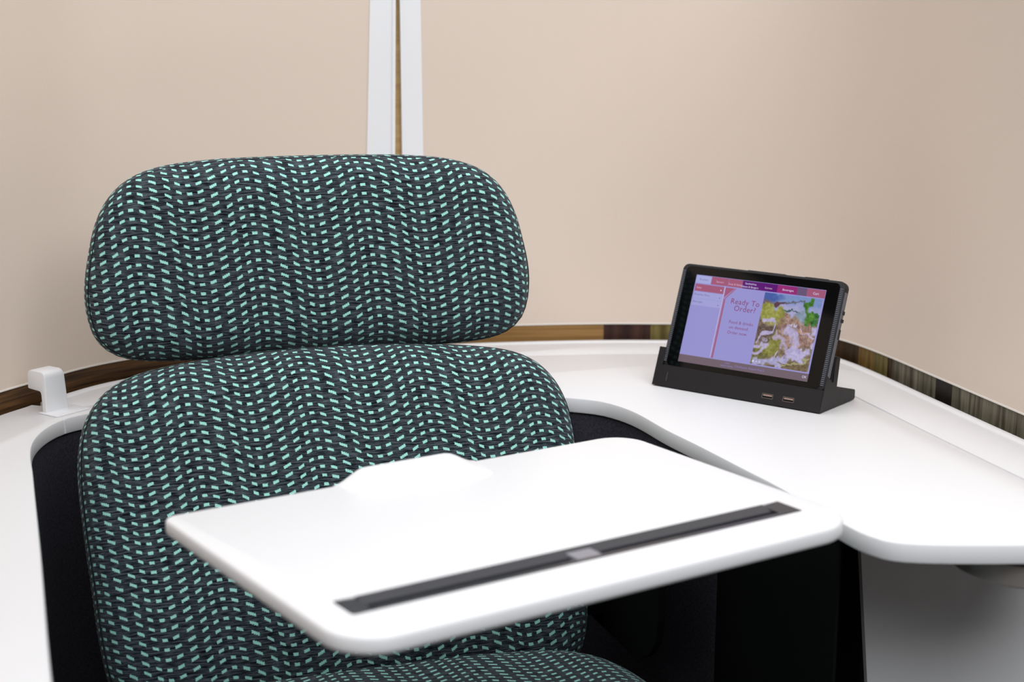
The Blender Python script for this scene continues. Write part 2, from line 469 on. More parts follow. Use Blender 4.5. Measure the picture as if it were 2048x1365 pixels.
# rounded lip along the rear edge
lipc = offset(back_c[arc < j_edge], back_n[arc < j_edge], -0.007)
bm = bmesh.new()
rings = []
for p, q in zip(lipc, back_n):
    ring = []
    for k in range(9):
        a = math.pi * k / 8
        ring.append(bm.verts.new((p[0] + q[0] * 0.0065 * math.cos(a), p[1] + q[1] * 0.0065 * math.cos(a), TZ - 0.0008 + 0.003 * math.sin(a))))
    rings.append(ring)
for a, b_ in zip(rings, rings[1:]):
    for k in range(8): bm.faces.new((a[k], a[k + 1], b_[k + 1], b_[k]))
    bm.faces.new((a[8], a[0], b_[0], b_[8]))
bm.faces.new(rings[0]); bm.faces.new(rings[-1][::-1])
bm_obj('edge_lip', bm, M_white, rs, True, angle=0.9)
# joint line on the inner edge beside the hook
bm = bmesh.new(); box(bm, (-.0009, -.0006, 0.7035), (.0009, .0012, 0.7185), Matrix.Translation((.0865, 1.7600, 0)) @ Matrix.Rotation(math.radians(40), 4, 'Z'))
bm_obj('edge_joint', bm, M_trimw, wt, True)
# felt screen hanging below the inner edge
inn_n = normals2d(inner_c, False)
m_ = (inner_c[:, 1] >= 1.185) & ((inner_c[:, 0] < .5) | (inner_c[:, 1] >= 1.405))
fi = inner_c[m_] - inn_n[m_] * 0.004; fo = inner_c[m_] - inn_n[m_] * 0.0065
fp = sweep('felt_screen', fi, fo, 0.04, 0.7018, M_felt, wt, True)
tag(fp, 'charcoal felt screen under the worktop edge')
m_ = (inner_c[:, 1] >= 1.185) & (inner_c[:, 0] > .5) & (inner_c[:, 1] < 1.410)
sweep('felt_shade_panel', inner_c[m_] - inn_n[m_] * 0.004, inner_c[m_] - inn_n[m_] * 0.0065, 0.04, 0.7018, M_void, wt, True)  # black length stands in for shade on the near right felt
# white gable panel under the right wing, slanted edge
bm = bmesh.new()
gp = [(.826, .7018), (1.12, .7018), (1.12, 0.0), (.904, 0.0)]
prism(bm, gp, 1.330, 1.336, lambda p, a: (p[0], a, p[1]))
bm_obj('gable_panel', bm, M_white, wt, True)
bm = bmesh.new(); box(bm, (.845, 1.336, 0), (.855, 1.82, .7018)); bm_obj('under_wing_shade', bm, M_void, wt, True)  # black sheet added so the gap beside the gable reads as shade
# left gable (front of left wing)
bm = bmesh.new(); box(bm, (-.108, .83, 0), (.026, .848, .7018)); bm_obj('gable_panel', bm, M_white, wt, True)
# brushed metal disc under the right wing
bm = bmesh.new()
cx, cy = .893, 1.142
prof = [(0, .7018), (.056, .7018), (.056, .6960), (.0665, .6960), (.072, .6945), (.072, .6765), (.0690, .6740), (0, .6740)]
SEG = 64
rings = []
for r_, z in prof:
    rings.append([bm.verts.new((cx + max(r_, 1e-4) * math.cos(2 * math.pi * k / SEG), cy + max(r_, 1e-4) * math.sin(2 * math.pi * k / SEG), z)) for k in range(SEG)])
for a, b_ in zip(rings, rings[1:]):
    for k in range(SEG): bm.faces.new((a[k], a[(k + 1) % SEG], b_[(k + 1) % SEG], b_[k]))
bm.faces.new(rings[0]); bm.faces.new(rings[-1])
md = bm_obj('pivot_disc', bm, M_metal, wt, True, angle=0.5); tag(md, 'brushed metal disc under the worktop')

# ------------------------------------------------------------------ white hook clipped to the worktop
hx = Vector((.80, .60, 0)); hy = Vector((-.60, .80, 0))
hk = Matrix(((hx.x, hy.x, 0, .0690), (hx.y, hy.y, 0, 1.7880), (0, 0, 1, TZ + 0.0005), (0, 0, 0, 1)))
hook = thing('white_hook', 'white plastic hook standing on the worktop left of the chair', 'hook', hk)
hp = [(0, 0), (0, .040), (.0012, .0435), (.0035, .0460), (.007, .0470), (.0235, .0470), (.0270, .0458), (.0292, .0430), (.0300, .0395), (.0300, .0250), (.0105, .0238), (.0088, .0222), (.0082, .0200), (.0072, 0)]
bm = bmesh.new()
def hplace(p, a):
    z = p[1]; t = 1 - z / .047
    return (a * .0270 + (a * .0045 if a > .5 else 0) * t, p[0], z)
prism(bm, hp, 0.0, 1.0, hplace)
bmesh.ops.remove_doubles(bm, verts=bm.verts, dist=1e-5)
es = [e for e in bm.edges if len(e.link_faces) == 2 and e.calc_face_angle(0) > 1.2]
bmesh.ops.bevel(bm, geom=es, offset=0.0014, segments=3, affect='EDGES', profile=0.5)
bm_obj('hook_post', bm, M_trimw, hook, angle=0.8)
bm = bmesh.new()
slab(bm, rrect(-.004, .044, -.022, .010, (.003, .003, .003, .003), 4), 0.0009, 0.0013, 0.0004)
bm_obj('base_plate', bm, M_trimw, hook, angle=0.6)

# ------------------------------------------------------------------ chair
CX = 0.365
chair = thing('lounge_chair', 'armless lounge chair in dark grey fabric with mint dash pattern', 'chair', Matrix.Translation((CX, 1.36, 0)))

def cushion(name, half, Tf, Tb, er, mapf, crown=0.0, u_off=0.0, v_off=0.0, seam_d=None, mat=M_fabric, step=0.010):
    """half: right-hand outline from top centre to bottom centre (x, v)"""
    left = [(-x, v) for x, v in half[::-1]][1:-1]
    out = catmull(list(half) + left, closed=True, step=step)
    if area2(out) < 0: out = out[::-1]
    n = len(out)
    vmid = (out[:, 1].max() + out[:, 1].min()) / 2
    hh = (out[:, 1].max() - out[:, 1].min()) / 2; hw = out[:, 0].max()
    sx = max(0.0, hw - hh)
    sy = max(0.0, hh - hw)
    sk = np.stack([np.clip(out[:, 0], -sx, sx), vmid + np.clip(out[:, 1] - vmid, -sy, sy)], 1)
    ts = [0, .012, .03, .055, .09, .135, .19, .25, .33, .43, .55, .70, .86, 1.0]
    segA = out; segB = np.roll(out, -1, axis=0)
    def dist(P):
        d = segB - segA; L2 = (d ** 2).sum(1)
        t = np.clip(((P[:, None, :] - segA[None]) * d[None]).sum(2) / L2[None], 0, 1)
        q = segA[None] + t[..., None] * d[None]
        return np.sqrt(((P[:, None, :] - q) ** 2).sum(2)).min(1)
    bm = bmesh.new(); uvl = bm.loops.layers.uv.new('UVMap'); UV = {}
    def ringset(sign, T):
        rs_ = []
        for t in ts:
            P = out + (sk - out) * t
            d = dist(P) if t > 0 else np.zeros(n)
            k = np.clip(d / er, 0, 1)
            h = T * np.sqrt(np.maximum(0, 1 - (1 - k) ** 2))
            cr = crown * np.maximum(0, (1 - (P[:, 0] / hw) ** 2)) * np.maximum(0, 1 - ((P[:, 1] - vmid) / hh) ** 2)
            h = h + (cr if sign > 0 else 0)
            dirv = out - sk; ln = np.maximum(np.linalg.norm(dirv, axis=1), 1e-6)
            a = 1 - k; ext = er * (np.arcsin(np.clip(a, 0, 1)) - a) * 0.8
            Q = P + dirv / ln[:, None] * ext[:, None]
            ring = []
            for i in range(n):
                v = bm.verts.new(mapf(P[i, 0], P[i, 1], sign * h[i])); ring.append(v); UV[v] = (Q[i, 0] + u_off, Q[i, 1] + v_off)
            rs_.append(ring)
        return rs_
    Fr = ringset(1, Tf); Br = ringset(-1, Tb)
    for rs_, flip in ((Fr, False), (Br, True)):
        for a, b_ in zip(rs_, rs_[1:]):
            for i in range(n):
                q = (a[i], a[(i + 1) % n], b_[(i + 1) % n], b_[i])
                bm.faces.new(q[::-1] if flip else q)
    for f in bm.faces:
        for lp in f.loops: lp[uvl].uv = UV[lp.vert]
    bmesh.ops.remove_doubles(bm, verts=bm.verts, dist=2e-5)
    o = bm_obj(name, bm, mat, chair, True, smooth=True)
    if seam_d is not None:
        P = out + (sk - out) / np.maximum(np.linalg.norm(sk - out, axis=1), 1e-6)[:, None] * seam_d
        k = min(1, seam_d / er); h = Tf * math.sqrt(max(0, 1 - (1 - k) ** 2))
        bm = bmesh.new(); tube(bm, [mapf(p[0], p[1], h) for p in P], 0.0009, True, 5)
        bm_obj('seam', bm, M_seam, o, True, smooth=True)
    return o

# headrest: nearly upright plane
h_dir = Vector((0, .030, .2165)).normalized(); h_n = Vector((0, -h_dir.z, h_dir.y))
h_o = Vector((CX - .0015, 1.735, .895))
def hmap(x, v, h): return h_o + Vector((x, 0, 0)) + h_dir * v + h_n * h
head_half = [(0, .1105), (.06, .1100), (.115, .1080), (.165, .1020), (.198, .0900), (.221, .0700), (.236, .0430), (.2455, .0080), (.2515, -.030), (.2490, -.062), (.2400, -.085), (.2210, -.1005), (.190, -.1080), (.12, -.1105), (.05, -.1110), (0, -.1110)]
head = cushion('headrest', head_half, .034, .034, .040, hmap, crown=.010, u_off=.0755, v_off=.0, seam_d=.0035)
# back cushion
b_dir = Vector((0, .10, .235)).normalized(); b_nn = Vector((0, -b_dir.z, b_dir.y))
b_o = Vector((CX, 1.662, .74))
def bmap(x, v, h):
    p = b_o + Vector((x, 0, 0)) + b_dir * v + b_nn * h
    p.y -= 0.30 * min(0.0, v + 0.16) ** 2 * 4 * 0.35       # a little forward sweep near the seat
    return p
back_half = [(0, .0645), (.06, .0635), (.12, .0595), (.175, .0530), (.213, .0445), (.240, .0300), (.259, .0080), (.2695, -.018), (.2745, -.055), (.2735, -.11), (.2695, -.17), (.2650, -.235), (.2560, -.280), (.236, -.308), (.195, -.322), (.1, -.328), (0, -.329)]
backc = cushion('backrest', back_half, .036, .030, .050, bmap, crown=.016, u_off=.039, v_off=.003, seam_d=.0035)
# seat
s_o = Vector((CX, 1.285, .459))
def smap(x, v, h):
    return s_o + Vector((x, v, 0)) + Vector((0, 0, h))
seat_half = [(0, .262), (.08, .260), (.16, .252), (.225, .234), (.262, .200), (.282, .14), (.291, .05), (.291, -.08), (.284, -.18), (.250, -.235), (.18, -.255), (.08, -.262), (0, -.263)]
seatc = cushion('seat', seat_half, .034, .045, .055, smap, crown=.010, u_off=.02, seam_d=.004, step=.014)
# black shell behind the back cushion
bm = bmesh.new()
sh = [(-.235, .02), (.235, .02), (.245, 0), (.245, -.28), (.20, -.33), (-.20, -.33), (-.245, -.28), (-.245, 0)]
A_ = [bm.verts.new(bmap(x, v, -.030)) for x, v in sh]; B_ = [bm.verts.new(bmap(x, v, -.040)) for x, v in sh]
bm.faces.new(A_); bm.faces.new(B_[::-1])
for i in range(len(sh)): bm.faces.new((A_[i], B_[i], B_[(i + 1) % len(sh)], A_[(i + 1) % len(sh)]))
bm_obj('back_shell', bm, M_void, chair, True)
# bracket joining headrest and back
bm = bmesh.new(); pts = [(-.125, 1.716, .70), (.125, 1.716, .70), (.125, 1.776, .90), (-.125, 1.776, .90)]
A_ = [bm.verts.new((CX + x, y - .006, z)) for x, y, z in pts]; B_ = [bm.verts.new((CX + x, y + .006, z)) for x, y, z in pts]
bm.faces.new(A_); bm.faces.new(B_[::-1])
for i in range(4): bm.faces.new((A_[i], B_[i], B_[(i + 1) % 4], A_[(i + 1) % 4]))
bm_obj('headrest_bracket', bm, M_void, chair, True)
# black side panel on the right of the seat, rounded lower front corner
bm = bmesh.new()
sp_ = [(1.60, .690), (1.415, .690), (1.415, .545), (1.420, .520), (1.435, .500), (1.457, .487), (1.485, .482), (1.60, .482)]
prism(bm, sp_, .650, .658, lambda p, a: (a, p[0], p[1]))
bm_obj('side_panel', bm, M_void, chair, True)
bm = bmesh.new(); box(bm, (.60, 1.56, .50), (.654, 1.60, .66)); bm_obj('side_bracket', bm, M_void, chair, True)
# pedestal
bm = bmesh.new(); box(bm, (CX - .20, 1.10, .365), (CX + .20, 1.50, .422)); bm_obj('seat_pan', bm, M_void, chair, True)
def lathe(prof, c, seg=32):
    bm = bmesh.new(); R = []
    for r_, z in prof: R.append([bm.verts.new((c[0] + r_ * math.cos(2 * math.pi * k / seg), c[1] + r_ * math.sin(2 * math.pi * k / seg), z)) for k in range(seg)])
    for a, b_ in zip(R, R[1:]):
        for k in range(seg): bm.faces.new((a[k], a[(k + 1) % seg], b_[(k + 1) % seg], b_[k]))
    bm.faces.new(R[0][::-1]); bm.faces.new(R[-1]); return bm
bm_obj('pedestal', lathe([(.22, 0), (.22, .012), (.20, .018), (.04, .03), (.035, .06), (.035, .366)], (CX, 1.30)), M_void, chair, True, angle=0.6)
bm = bmesh.new(); pts = [(1.46, .368), (1.60, .368), (1.655, .50), (1.70, .62), (1.69, .625), (1.64, .51), (1.59, .382), (1.46, .382)]
prism(bm, pts, CX - .05, CX + .05, lambda p, a: (a, p[0], p[1])); bm_obj('spine', bm, M_void, chair, True)

# ------------------------------------------------------------------ swivel tray
TRZ = 0.75
trm = Matrix.Translation((.4145, 1.196, TRZ)) @ Matrix.Rotation(.2653, 4, 'Z')
tray = thing('swivel_tray', 'white swivel tray table in front of the chair with a black tablet slot', 'tray', trm)
TP = rrect(-.2445, .2445, -.1655, .1615, (.040, .046, .034, .012), 12)
prof = [(.0040, 0), (.0022, -.0004), (.0008, -.0014), (0, -.0032), (0, -.0110), (.0006, -.0128), (.0020, -.0142), (.0045, -.015)]
SLOT = rrect(-.2165, .2165, -.1195, -.0880, (.004, .004, .004, .004), 4)
bm = bmesh.new()
nrm = normals2d(TP, True); rings = []
for ins, dz in prof: rings.append([bm.verts.new((p[0] - q[0] * ins, p[1] - q[1] * ins, dz)) for p, q in zip(TP, nrm)])
n = len(TP)
for a, b_ in zip(rings, rings[1:]):
    for i in range(n): bm.faces.new((a[i], b_[i], b_[(i + 1) % n], a[(i + 1) % n]))
fb = bm.faces.new(rings[-1][::-1]); fb.normal_update()
bmesh.ops.triangulate(bm, faces=[fb], ngon_method='EAR_CLIP')
sl_t = [bm.verts.new((p[0], p[1], 0)) for p in SLOT]; sl_b = [bm.verts.new((p[0], p[1], -.0085)) for p in SLOT]
m = len(SLOT); ee = []
for i in range(m):
    bm.faces.new((sl_t[i], sl_t[(i + 1) % m], sl_b[(i + 1) % m], sl_b[i]))
f2 = bm.faces.new(sl_b); f2.normal_update(); bmesh.ops.triangulate(bm, faces=[f2], ngon_method='EAR_CLIP')
bm.edges.ensure_lookup_table()
ee = [bm.edges.get((rings[0][i], rings[0][(i + 1) % n])) for i in range(n)] + [bm.edges.get((sl_t[i], sl_t[(i + 1) % m])) for i in range(m)]
bmesh.ops.triangle_fill(bm, edges=ee, use_beauty=True, normal=(0, 0, 1))
bm_obj('tray_top', bm, M_tray, tray, angle=0.7)
# slot liner: a trough with sloping sides
bm = bmesh.new()
x0, x1, y0, y1 = -.2158, .2158, -.1188, -.0887
lv = [(y0, .0004), (y0 + .0075, -.0006), (y0 + .0080, -.0078), (y0 + .0165, -.0078), (y0 + .0172, -.0022), (y1, .0004), (y1, -.0080), (y0, -.0080)]
prism(bm, lv, x0 + .018, x1 - .018, lambda p, a: (a, p[0], p[1]))
liner = bm_obj('slot_liner', bm, M_slot, tray)
bm = bmesh.new(); box(bm, (x0 + .019, y0 + .0082, -.0077), (x1 - .019, y0 + .0163, -.0045)); bm_obj('groove_shade', bm, M_void, liner)  # black strip set into the groove to paint its shade
for sgn in (-1, 1):
    bm = bmesh.new()
    xa, xb = (x0, x0 + .018) if sgn < 0 else (x1 - .018, x1)
    q = [(xa, .0004 if sgn < 0 else -.0010), (xb, -.0010 if sgn < 0 else .0004), (xb, -.008), (xa, -.008)]
    prism(bm, q, y0, y1, lambda p, a: (p[0], a, p[1])); bm_obj('slot_end', bm, M_slot, liner)
bm = bevbox((-.0150, -.1165, -.0066), (.0085, -.0950, -.0005), .0006); bm_obj('slot_clip', bm, M_clip, tray)
# raised stop at the rear edge
bm = bmesh.new()
NX, NY = 28, 10
g = []
for i in range(NX + 1):
    s = i / NX; u = -.082 + s * .148
    e = min(1, min(s, 1 - s) / 0.22); e = e * e * (3 - 2 * e)
    row = []
    for j in range(NY + 1):
        t = j / NY
        y = .100 + t * (.1620 - .100)
        k = t * t * (3 - 2 * t)
        row.append(bm.verts.new((u, y, -.0004 + .0120 * e * k)))
    row.append(bm.verts.new((u, .1645, -.0012 + .0122 * e)))
    row.append(bm.verts.new((u, .1652, -.0035 + .0105 * e)))
    row.append(bm.verts.new((u, .1640, -.0120)))
    row.append(bm.verts.new((u, .100, -.0020)))
    g.append(row)
m = len(g[0])
for a, b_ in zip(g, g[1:]):
    for k in range(m): bm.faces.new((a[k], a[(k + 1) % m], b_[(k + 1) % m], b_[k]))
bm.faces.new(g[0]); bm.faces.new(g[-1][::-1])
bm_obj('rear_stop', bm, M_tray, tray, angle=0.9)
# support arm from the worktop
iv = trm.inverted()
bm = bmesh.new()
tube(bm, [iv @ Vector(p) for p in ((.50, 1.27, .728), (.57, 1.32, .724), (.60, 1.34, .715), (.625, 1.35, .694), (.66, 1.355, .690), (.704, 1.355, .690))], .0085, False, 10)
bm_obj('support_arm', bm, M_void, tray, smooth=True)
bm = bevbox((.02, -.03, -.0240), (.14, .05, -.0148), .002); bm_obj('arm_plate', bm, M_void, tray)

# ------------------------------------------------------------------ dock
DO = (.8314, 1.6196, TZ + .0003)
dm = Matrix.Translation(DO) @ Matrix.Rotation(-.98929, 4, 'Z')
dock = thing('tablet_dock', 'black wedge charging dock with two ports standing on the worktop', 'dock', dm)
TH = .3604
cs, sn_ = math.cos(TH), math.sin(TH)
def FP(s, d=0.0): return (s * sn_ + d * cs, s * cs - d * sn_)     # along the front slope s, depth d behind it -> (y, z)
HW = .1117
# the front lip sits 2.2 mm in front of the tablet glass
lipd = -.0022
body = [FP(.0012, 0), FP(.0270, 0), FP(.0275, .0010), FP(.0262, .0012), FP(.0240, .0013), FP(.0240, .0165), (.0335, .0560), (.0365, .0595), (.0400, .0600), (.0440, .0585), (.0455, .0560), (.0405, .0245), (.0870, .0128), (.0885, .0118), (.0890, .0100), (.0890, .0022), (.0860, .0008)]
bm = bmesh.new()
def dplace(p, a): return (a, p[0], p[1])
prism(bm, body, -HW + .0063, HW - .0003, dplace)
bm_obj('dock_body', bm, M_black, dock, angle=0.5)
# left cheek: front ear standing up beside the tablet
cheekL = [FP(.0012, 0), FP(.0480, 0), FP(.0487, .0008), FP(.0487, .0160), (.0400, .0560), (.0430, .0560), (.0405, .0245), (.0870, .0128), (.0890, .0100), (.0890, .0022), (.0860, .0008)]
bm = bmesh.new(); prism(bm, cheekL, -HW, -HW + .0062, dplace); bm_obj('dock_cheek', bm, M_black, dock, angle=0.5)
Rf = Matrix(((1, 0, 0, 0), (0, sn_, cs, 0), (0, cs, -sn_, 0), (0, 0, 0, 1)))     # (u, s, depth) -> local
bm = bmesh.new(); box(bm, (-HW + .0062, .0272, .0001), (-HW + .0090, .0487, .0007), Rf); bm_obj('ear_plate', bm, M_black, dock)
cheekR = [FP(.0012, 0), FP(.0440, .0006), FP(.0440, .0030), FP(.0400, .0140), FP(.0400, .0185), (.0330, .0470), (.0360, .0560), (.0385, .0590), (.0420, .0596), (.0452, .0582), (.0460, .0560), (.0405, .0245), (.0870, .0128), (.0885, .0118), (.0890, .0100), (.0890, .0022), (.0860, .0008)]
bm = bmesh.new(); prism(bm, cheekR, HW - .0002, HW + .0010, dplace); bm_obj('dock_cheek', bm, M_black, dock, angle=0.5)
# rubber feet line (base plate inset)
bm = bmesh.new(); box(bm, (-HW + .006, .004, 0), (HW - .006, .084, .0012)); bm_obj('base_pad', bm, M_void, dock)
# two usb ports
for uc in (.0443, .0712):
    s_c = .0104
    bm = bmesh.new()
    o_ = rrect(uc - .0073, uc + .0073, s_c - .0029, s_c + .0029, (.001,) * 4, 3); i_ = rrect(uc - .0066, uc + .0066, s_c - .0022, s_c + .0022, (.0006,) * 4, 3)
    lo = [[bm.verts.new(Rf @ Vector((p[0], p[1], d))) for p in pts] for pts, d in ((o_, .0002), (o_, -.0005), (i_, -.0005), (i_, .0015))]
    k_ = len(o_)
    for a, b_ in zip(lo, lo[1:]):
        for i in range(k_): bm.faces.new((a[i], b_[i], b_[(i + 1) % k_], a[(i + 1) % k_]))
    port = bm_obj('usb_port', bm, M_rim, dock)
    bm = bmesh.new(); box(bm, (uc - .0066, s_c - .0022, -.00015), (uc + .0062, s_c - .0002, .0006), Rf); bm_obj('port_cavity', bm, M_void, port)
    bm = bmesh.new(); box(bm, (uc - .0058, s_c - .0001, -.00035), (uc + .0058, s_c + .0016, .0006), Rf); bm_obj('port_tongue', bm, M_usb, port)
# thin engraved mark
bm = bmesh.new(); box(bm, (-.0935, .0080, -.00015), (-.0931, .0190, .0003), Rf); bm_obj('engraved_mark', bm, M_caseside, dock)

# ------------------------------------------------------------------ tablet
tb = dm @ Matrix.Translation((0.0025, 0, 0)) @ Rf @ Matrix.Translation((0, 0, 0.0016))
# local frame: x across, y up the slope, z into the tablet (away from viewer)
tablet = thing('tablet', 'black cased tablet showing a menu screen, leaning in the dock', 'tablet', tb)
X0, X1, Y0, Y1 = -.1075, .1085, .0245, .1545
def tslab(bm, poly, z0, z1, bev):
    poly = np.array(poly)
    nr = normals2d(poly, True); R = []
    for ins, z in ((bev, z0), (bev * .3, z0 + bev * .3), (0, z0 + bev), (0, z1 - bev), (bev * .3, z1 - bev * .3), (bev, z1)):
        R.append([bm.verts.new((p[0] - q[0] * ins, p[1] - q[1] * ins, z)) for p, q in zip(poly, nr)])
    k = len(poly)
    for a, b_ in zip(R, R[1:]):
        for i in range(k): bm.faces.new((a[i], b_[i], b_[(i + 1) % k], a[(i + 1) % k]))
    bm.faces.new(R[0]); bm.faces.new(R[-1][::-1])
bm = bmesh.new(); tslab(bm, rrect(X0, X1, Y0, Y1, (.008,) * 4, 8), .0002, .0115, .0016)
case = bm_obj('case', bm, M_case, tablet, angle=0.6)
bm = bmesh.new(); tslab(bm, rrect(X1 - .003, X1 + .0004, Y0 + .012, Y1 - .012, (.0004,) * 4, 2), .0018, .0085, .0003)
bm_obj('lit_case_edge', bm, M_caseside, case)  # lighter slab paints the light on the case's right side
bm = bmesh.new(); tslab(bm, rrect(X0 + .0062, X1 - .0062, Y0 + .003, Y1 - .0028, (.006,) * 4, 8), -.0002, .001, .0001)
glass = bm_obj('glass', bm, M_glass, tablet)
# ribbed grips at both short sides: too fine to pick apart singly
for xa, xb in ((X0 + .0016, X0 + .0056), (X1 - .0056, X1 - .0016)):
    bm = bmesh.new()
    y = Y0 + .008
    while y < Y1 - .009:
        box(bm, (xa, y, -.0007), (xb, y + .0011, .0006)); y += .0022
    g_ = bm_obj('grip_ribs', bm, M_caseside, tablet); g_['kind'] = 'stuff'
# side buttons and cover tabs on the right edge
for ya, yb, dd in ((.117, .1215, .0012), (.108, .112, .0016), (.088, .100, .0008)):
    bm = bevbox((X1 - .001, ya, .0055), (X1 + dd, yb, .0105), .0005); bm_obj('side_button', bm, M_case, tablet)
for xa, xb in ((-.02, .03), (.055, .085)):
    bm = bevbox((xa, Y1 - .001, .002), (xb, Y1 + .0007, .010), .0004); bm_obj('top_cover', bm, M_case, tablet)

# the display
SW, SH = .1723, .1077
SX0 = .0027 - .0025 - SW / 2; SYT = .0881 + SH / 2
def S(a, b_, z): return (SX0 + a * SW, SYT - b_ * SH, z)
def quad(name, pts, z, mat, parent):
    me = bpy.data.meshes.new(name)
    me.from_pydata([S(a, b_, z) for a, b_ in pts], [], [tuple(range(len(pts)))])
    return link(name, me, mat, parent)
ZD = -.00035
STEP = -.00004
scr = quad('display', [(0, 0), (1, 0), (1, 1), (0, 1)], ZD, emis('screen_lavender', (150, 146, 206)), tablet)
tag(scr, 'lit lavender menu screen')
E_mauve = emis('screen_mauve', (160, 88, 118)); E_white = emis('screen_white', (186, 184, 226)); E_purple = emis('screen_purple', (92, 22, 112))
E_mag = emis('screen_magenta', (148, 44, 116)); E_grey = emis('screen_grey_violet', (104, 84, 118)); E_taupe = emis('screen_taupe', (112, 96, 106))
E_pale = emis('screen_pale', (166, 170, 220)); E_list = emis('screen_list', (160, 160, 214)); E_text = emis('screen_text', (132, 58, 106)); E_tgrey = emis('screen_text_grey', (112, 112, 150))
E_lite = emis('screen_text_light', (214, 176, 210)); E_dot = emis('screen_dot', (214, 214, 244)); E_viol = emis('screen_text_violet', (140, 124, 190))
def R4(a0, a1, b0, b1): return [(a0, b0), (a1, b0), (a1, b1), (a0, b1)]
TB = .092
quad('menu_tab', R4(.004, .124, .008, TB), ZD + STEP, E_pale, scr)
for a0, a1, mt in ((.126, .262, E_mauve), (.264, .372, E_mauve), (.372, .500, E_purple), (.500, .640, E_purple), (.640, .790, E_mag), (.790, .862, E_grey), (.862, .998, E_mauve)):
    quad('menu_tab', R4(a0, a1, .004, TB), ZD + STEP, mt, scr)
quad('list_header', R4(.008, .238, .104, .184), ZD + STEP, E_mauve, scr)
for b0, b1 in ((.190, .266), (.270, .346)): quad('list_row', R4(.008, .238, b0, b1), ZD + STEP, E_list, scr)
quad('divider', R4(.2405, .2465, .098, .90), ZD + STEP, E_white, scr)
quad('corner_flag', [(.249, .106), (.322, .106), (.249, .222)], ZD + STEP, E_mauve, scr)
quad('flag_stripe', [(.326, .106), (.334, .106), (.264, .232), (.258, .226)], ZD + STEP, E_mauve, scr)
quad('stripe', R4(.2475, .2505, .222, .905), ZD + STEP, E_mauve, scr)
quad('stripe', [(.2540, .236), (.2655, .232), (.2655, .905), (.2540, .905)], ZD + STEP, E_mauve, scr)
quad('status_bar', R4(0, 1, .915, 1.0), ZD + STEP, E_taupe, scr)

def text(body, a, b_, size, mat, align='CENTER', spacing=1.0):
    cu = bpy.data.curves.new('text', 'FONT'); cu.body = body; cu.size = size; cu.align_x = align; cu.align_y = 'CENTER'; cu.space_character = spacing
    cu.resolution_u = 3; cu.fill_mode = 'FRONT'
    t = bpy.data.objects.new('tmp_text', cu); col.objects.link(t)
    dg = bpy.context.evaluated_depsgraph_get()
    me = bpy.data.meshes.new_from_object(t.evaluated_get(dg))
    bpy.data.objects.remove(t); bpy.data.curves.remove(cu)
    me.name = 'lettering'
    c = S(a, b_, ZD + 2.5 * STEP)
    me.transform(Matrix(((1, 0, 0, c[0]), (0, 1, 0, c[1]), (0, 0, -1, c[2]), (0, 0, 0, 1))))
    me.materials.clear()
    return link('lettering', me, mat, scr)
text('Ready To', .422, .250, .0093, E_text, spacing=1.08)
text('Order?', .430, .325, .0093, E_text, spacing=1.08)
text('Food & drinks', .424, .480, .0053, E_text, spacing=1.06)
text('on demand.', .416, .538, .0053, E_text, spacing=1.06)
text('Order now.', .412, .596, .0053, E_text, spacing=1.06)
text('Breakfast', .066, .050, .0032, E_tgrey)
text('Starters', .195, .055, .0032, E_lite)
text('Soup & Salads', .318, .062, .0032, E_lite)
text('Sandwiches,', .436, .034, .0032, E_dot)
text('Gluten & Burgers', .432, .070, .0032, E_dot)
text('Entrees', .575, .056, .0032, E_lite)
text('Beverages', .722, .052, .0036, E_dot)
text('Cart', .930, .052, .0040, E_dot)
text('Sides', .020, .144, .0034, E_lite, 'LEFT')
text('Breakfast Menu', .014, .222, .0034, E_tgrey, 'LEFT')
text('Beverages', .014, .304, .0034, E_tgrey, 'LEFT')
text('Charleston Airport Pod 5', .560, .958, .0038, E_viol)
text('CART', .385, .940, .0030, E_viol)
text('select items', .385, .968, .0036, E_viol)
text('OK', .972, .955, .0040, E_dot)
for a, b_, mt in ((.216, .146, E_dot), (.218, .236, E_tgrey), (.218, .318, E_tgrey)):
    quad('list_mark', [(a + .0045 * math.cos(k), b_ + .0072 * math.sin(k)) for k in np.linspace(0, 2 * math.pi, 9)[:-1]][::-1], ZD + 2 * STEP, mt, scr)

# salad photo: a fine grid with a painted colour attribute (flat print on the screen)
A0, A1, B0, B1 = .556, .988, .104, .900
NX, NY = 150, 170
pp, qq = np.meshgrid(np.linspace(0, 1, NX), np.linspace(0, 1, NY))
rng = np.random.default_rng(4)
def vnoise(sx, sy, seed):
    r_ = np.random.default_rng(seed); g_ = r_.random((sy + 2, sx + 2))
    x = pp * sx; y = qq * sy; xi = x.astype(int); yi = y.astype(int); fx = x - xi; fy = y - yi
    fx = fx * fx * (3 - 2 * fx); fy = fy * fy * (3 - 2 * fy)
    return (g_[yi, xi] * (1 - fx) + g_[yi, xi + 1] * fx) * (1 - fy) + (g_[yi + 1, xi] * (1 - fx) + g_[yi + 1, xi + 1] * fx) * fy
n1, n2, n3, n4 = vnoise(8, 9, 1), vnoise(20, 24, 2), vnoise(50, 56, 3), vnoise(9, 8, 7)
pp0, qq0 = pp, qq
pp = pp + (n4 - .5) * .10 + (vnoise(22, 20, 11) - .5) * .07
qq = qq + (vnoise(9, 10, 12) - .5) * .07 + (vnoise(24, 26, 13) - .5) * .05
img = np.zeros((NY, NX, 3))
base = np.array((124, 106, 84.)); img[:] = base
img += ((n2 - .5) * 46)[..., None] * np.array((1, .95, .7)) + ((n3 - .5) * 30)[..., None]
def put(mask, colr, var=24):
    global img
    c = np.array(colr, float) + ((n3 - .5) * var)[..., None] + ((n2 - .5) * var)[..., None]
    img = img * (1 - mask[..., None]) + c * mask[..., None]
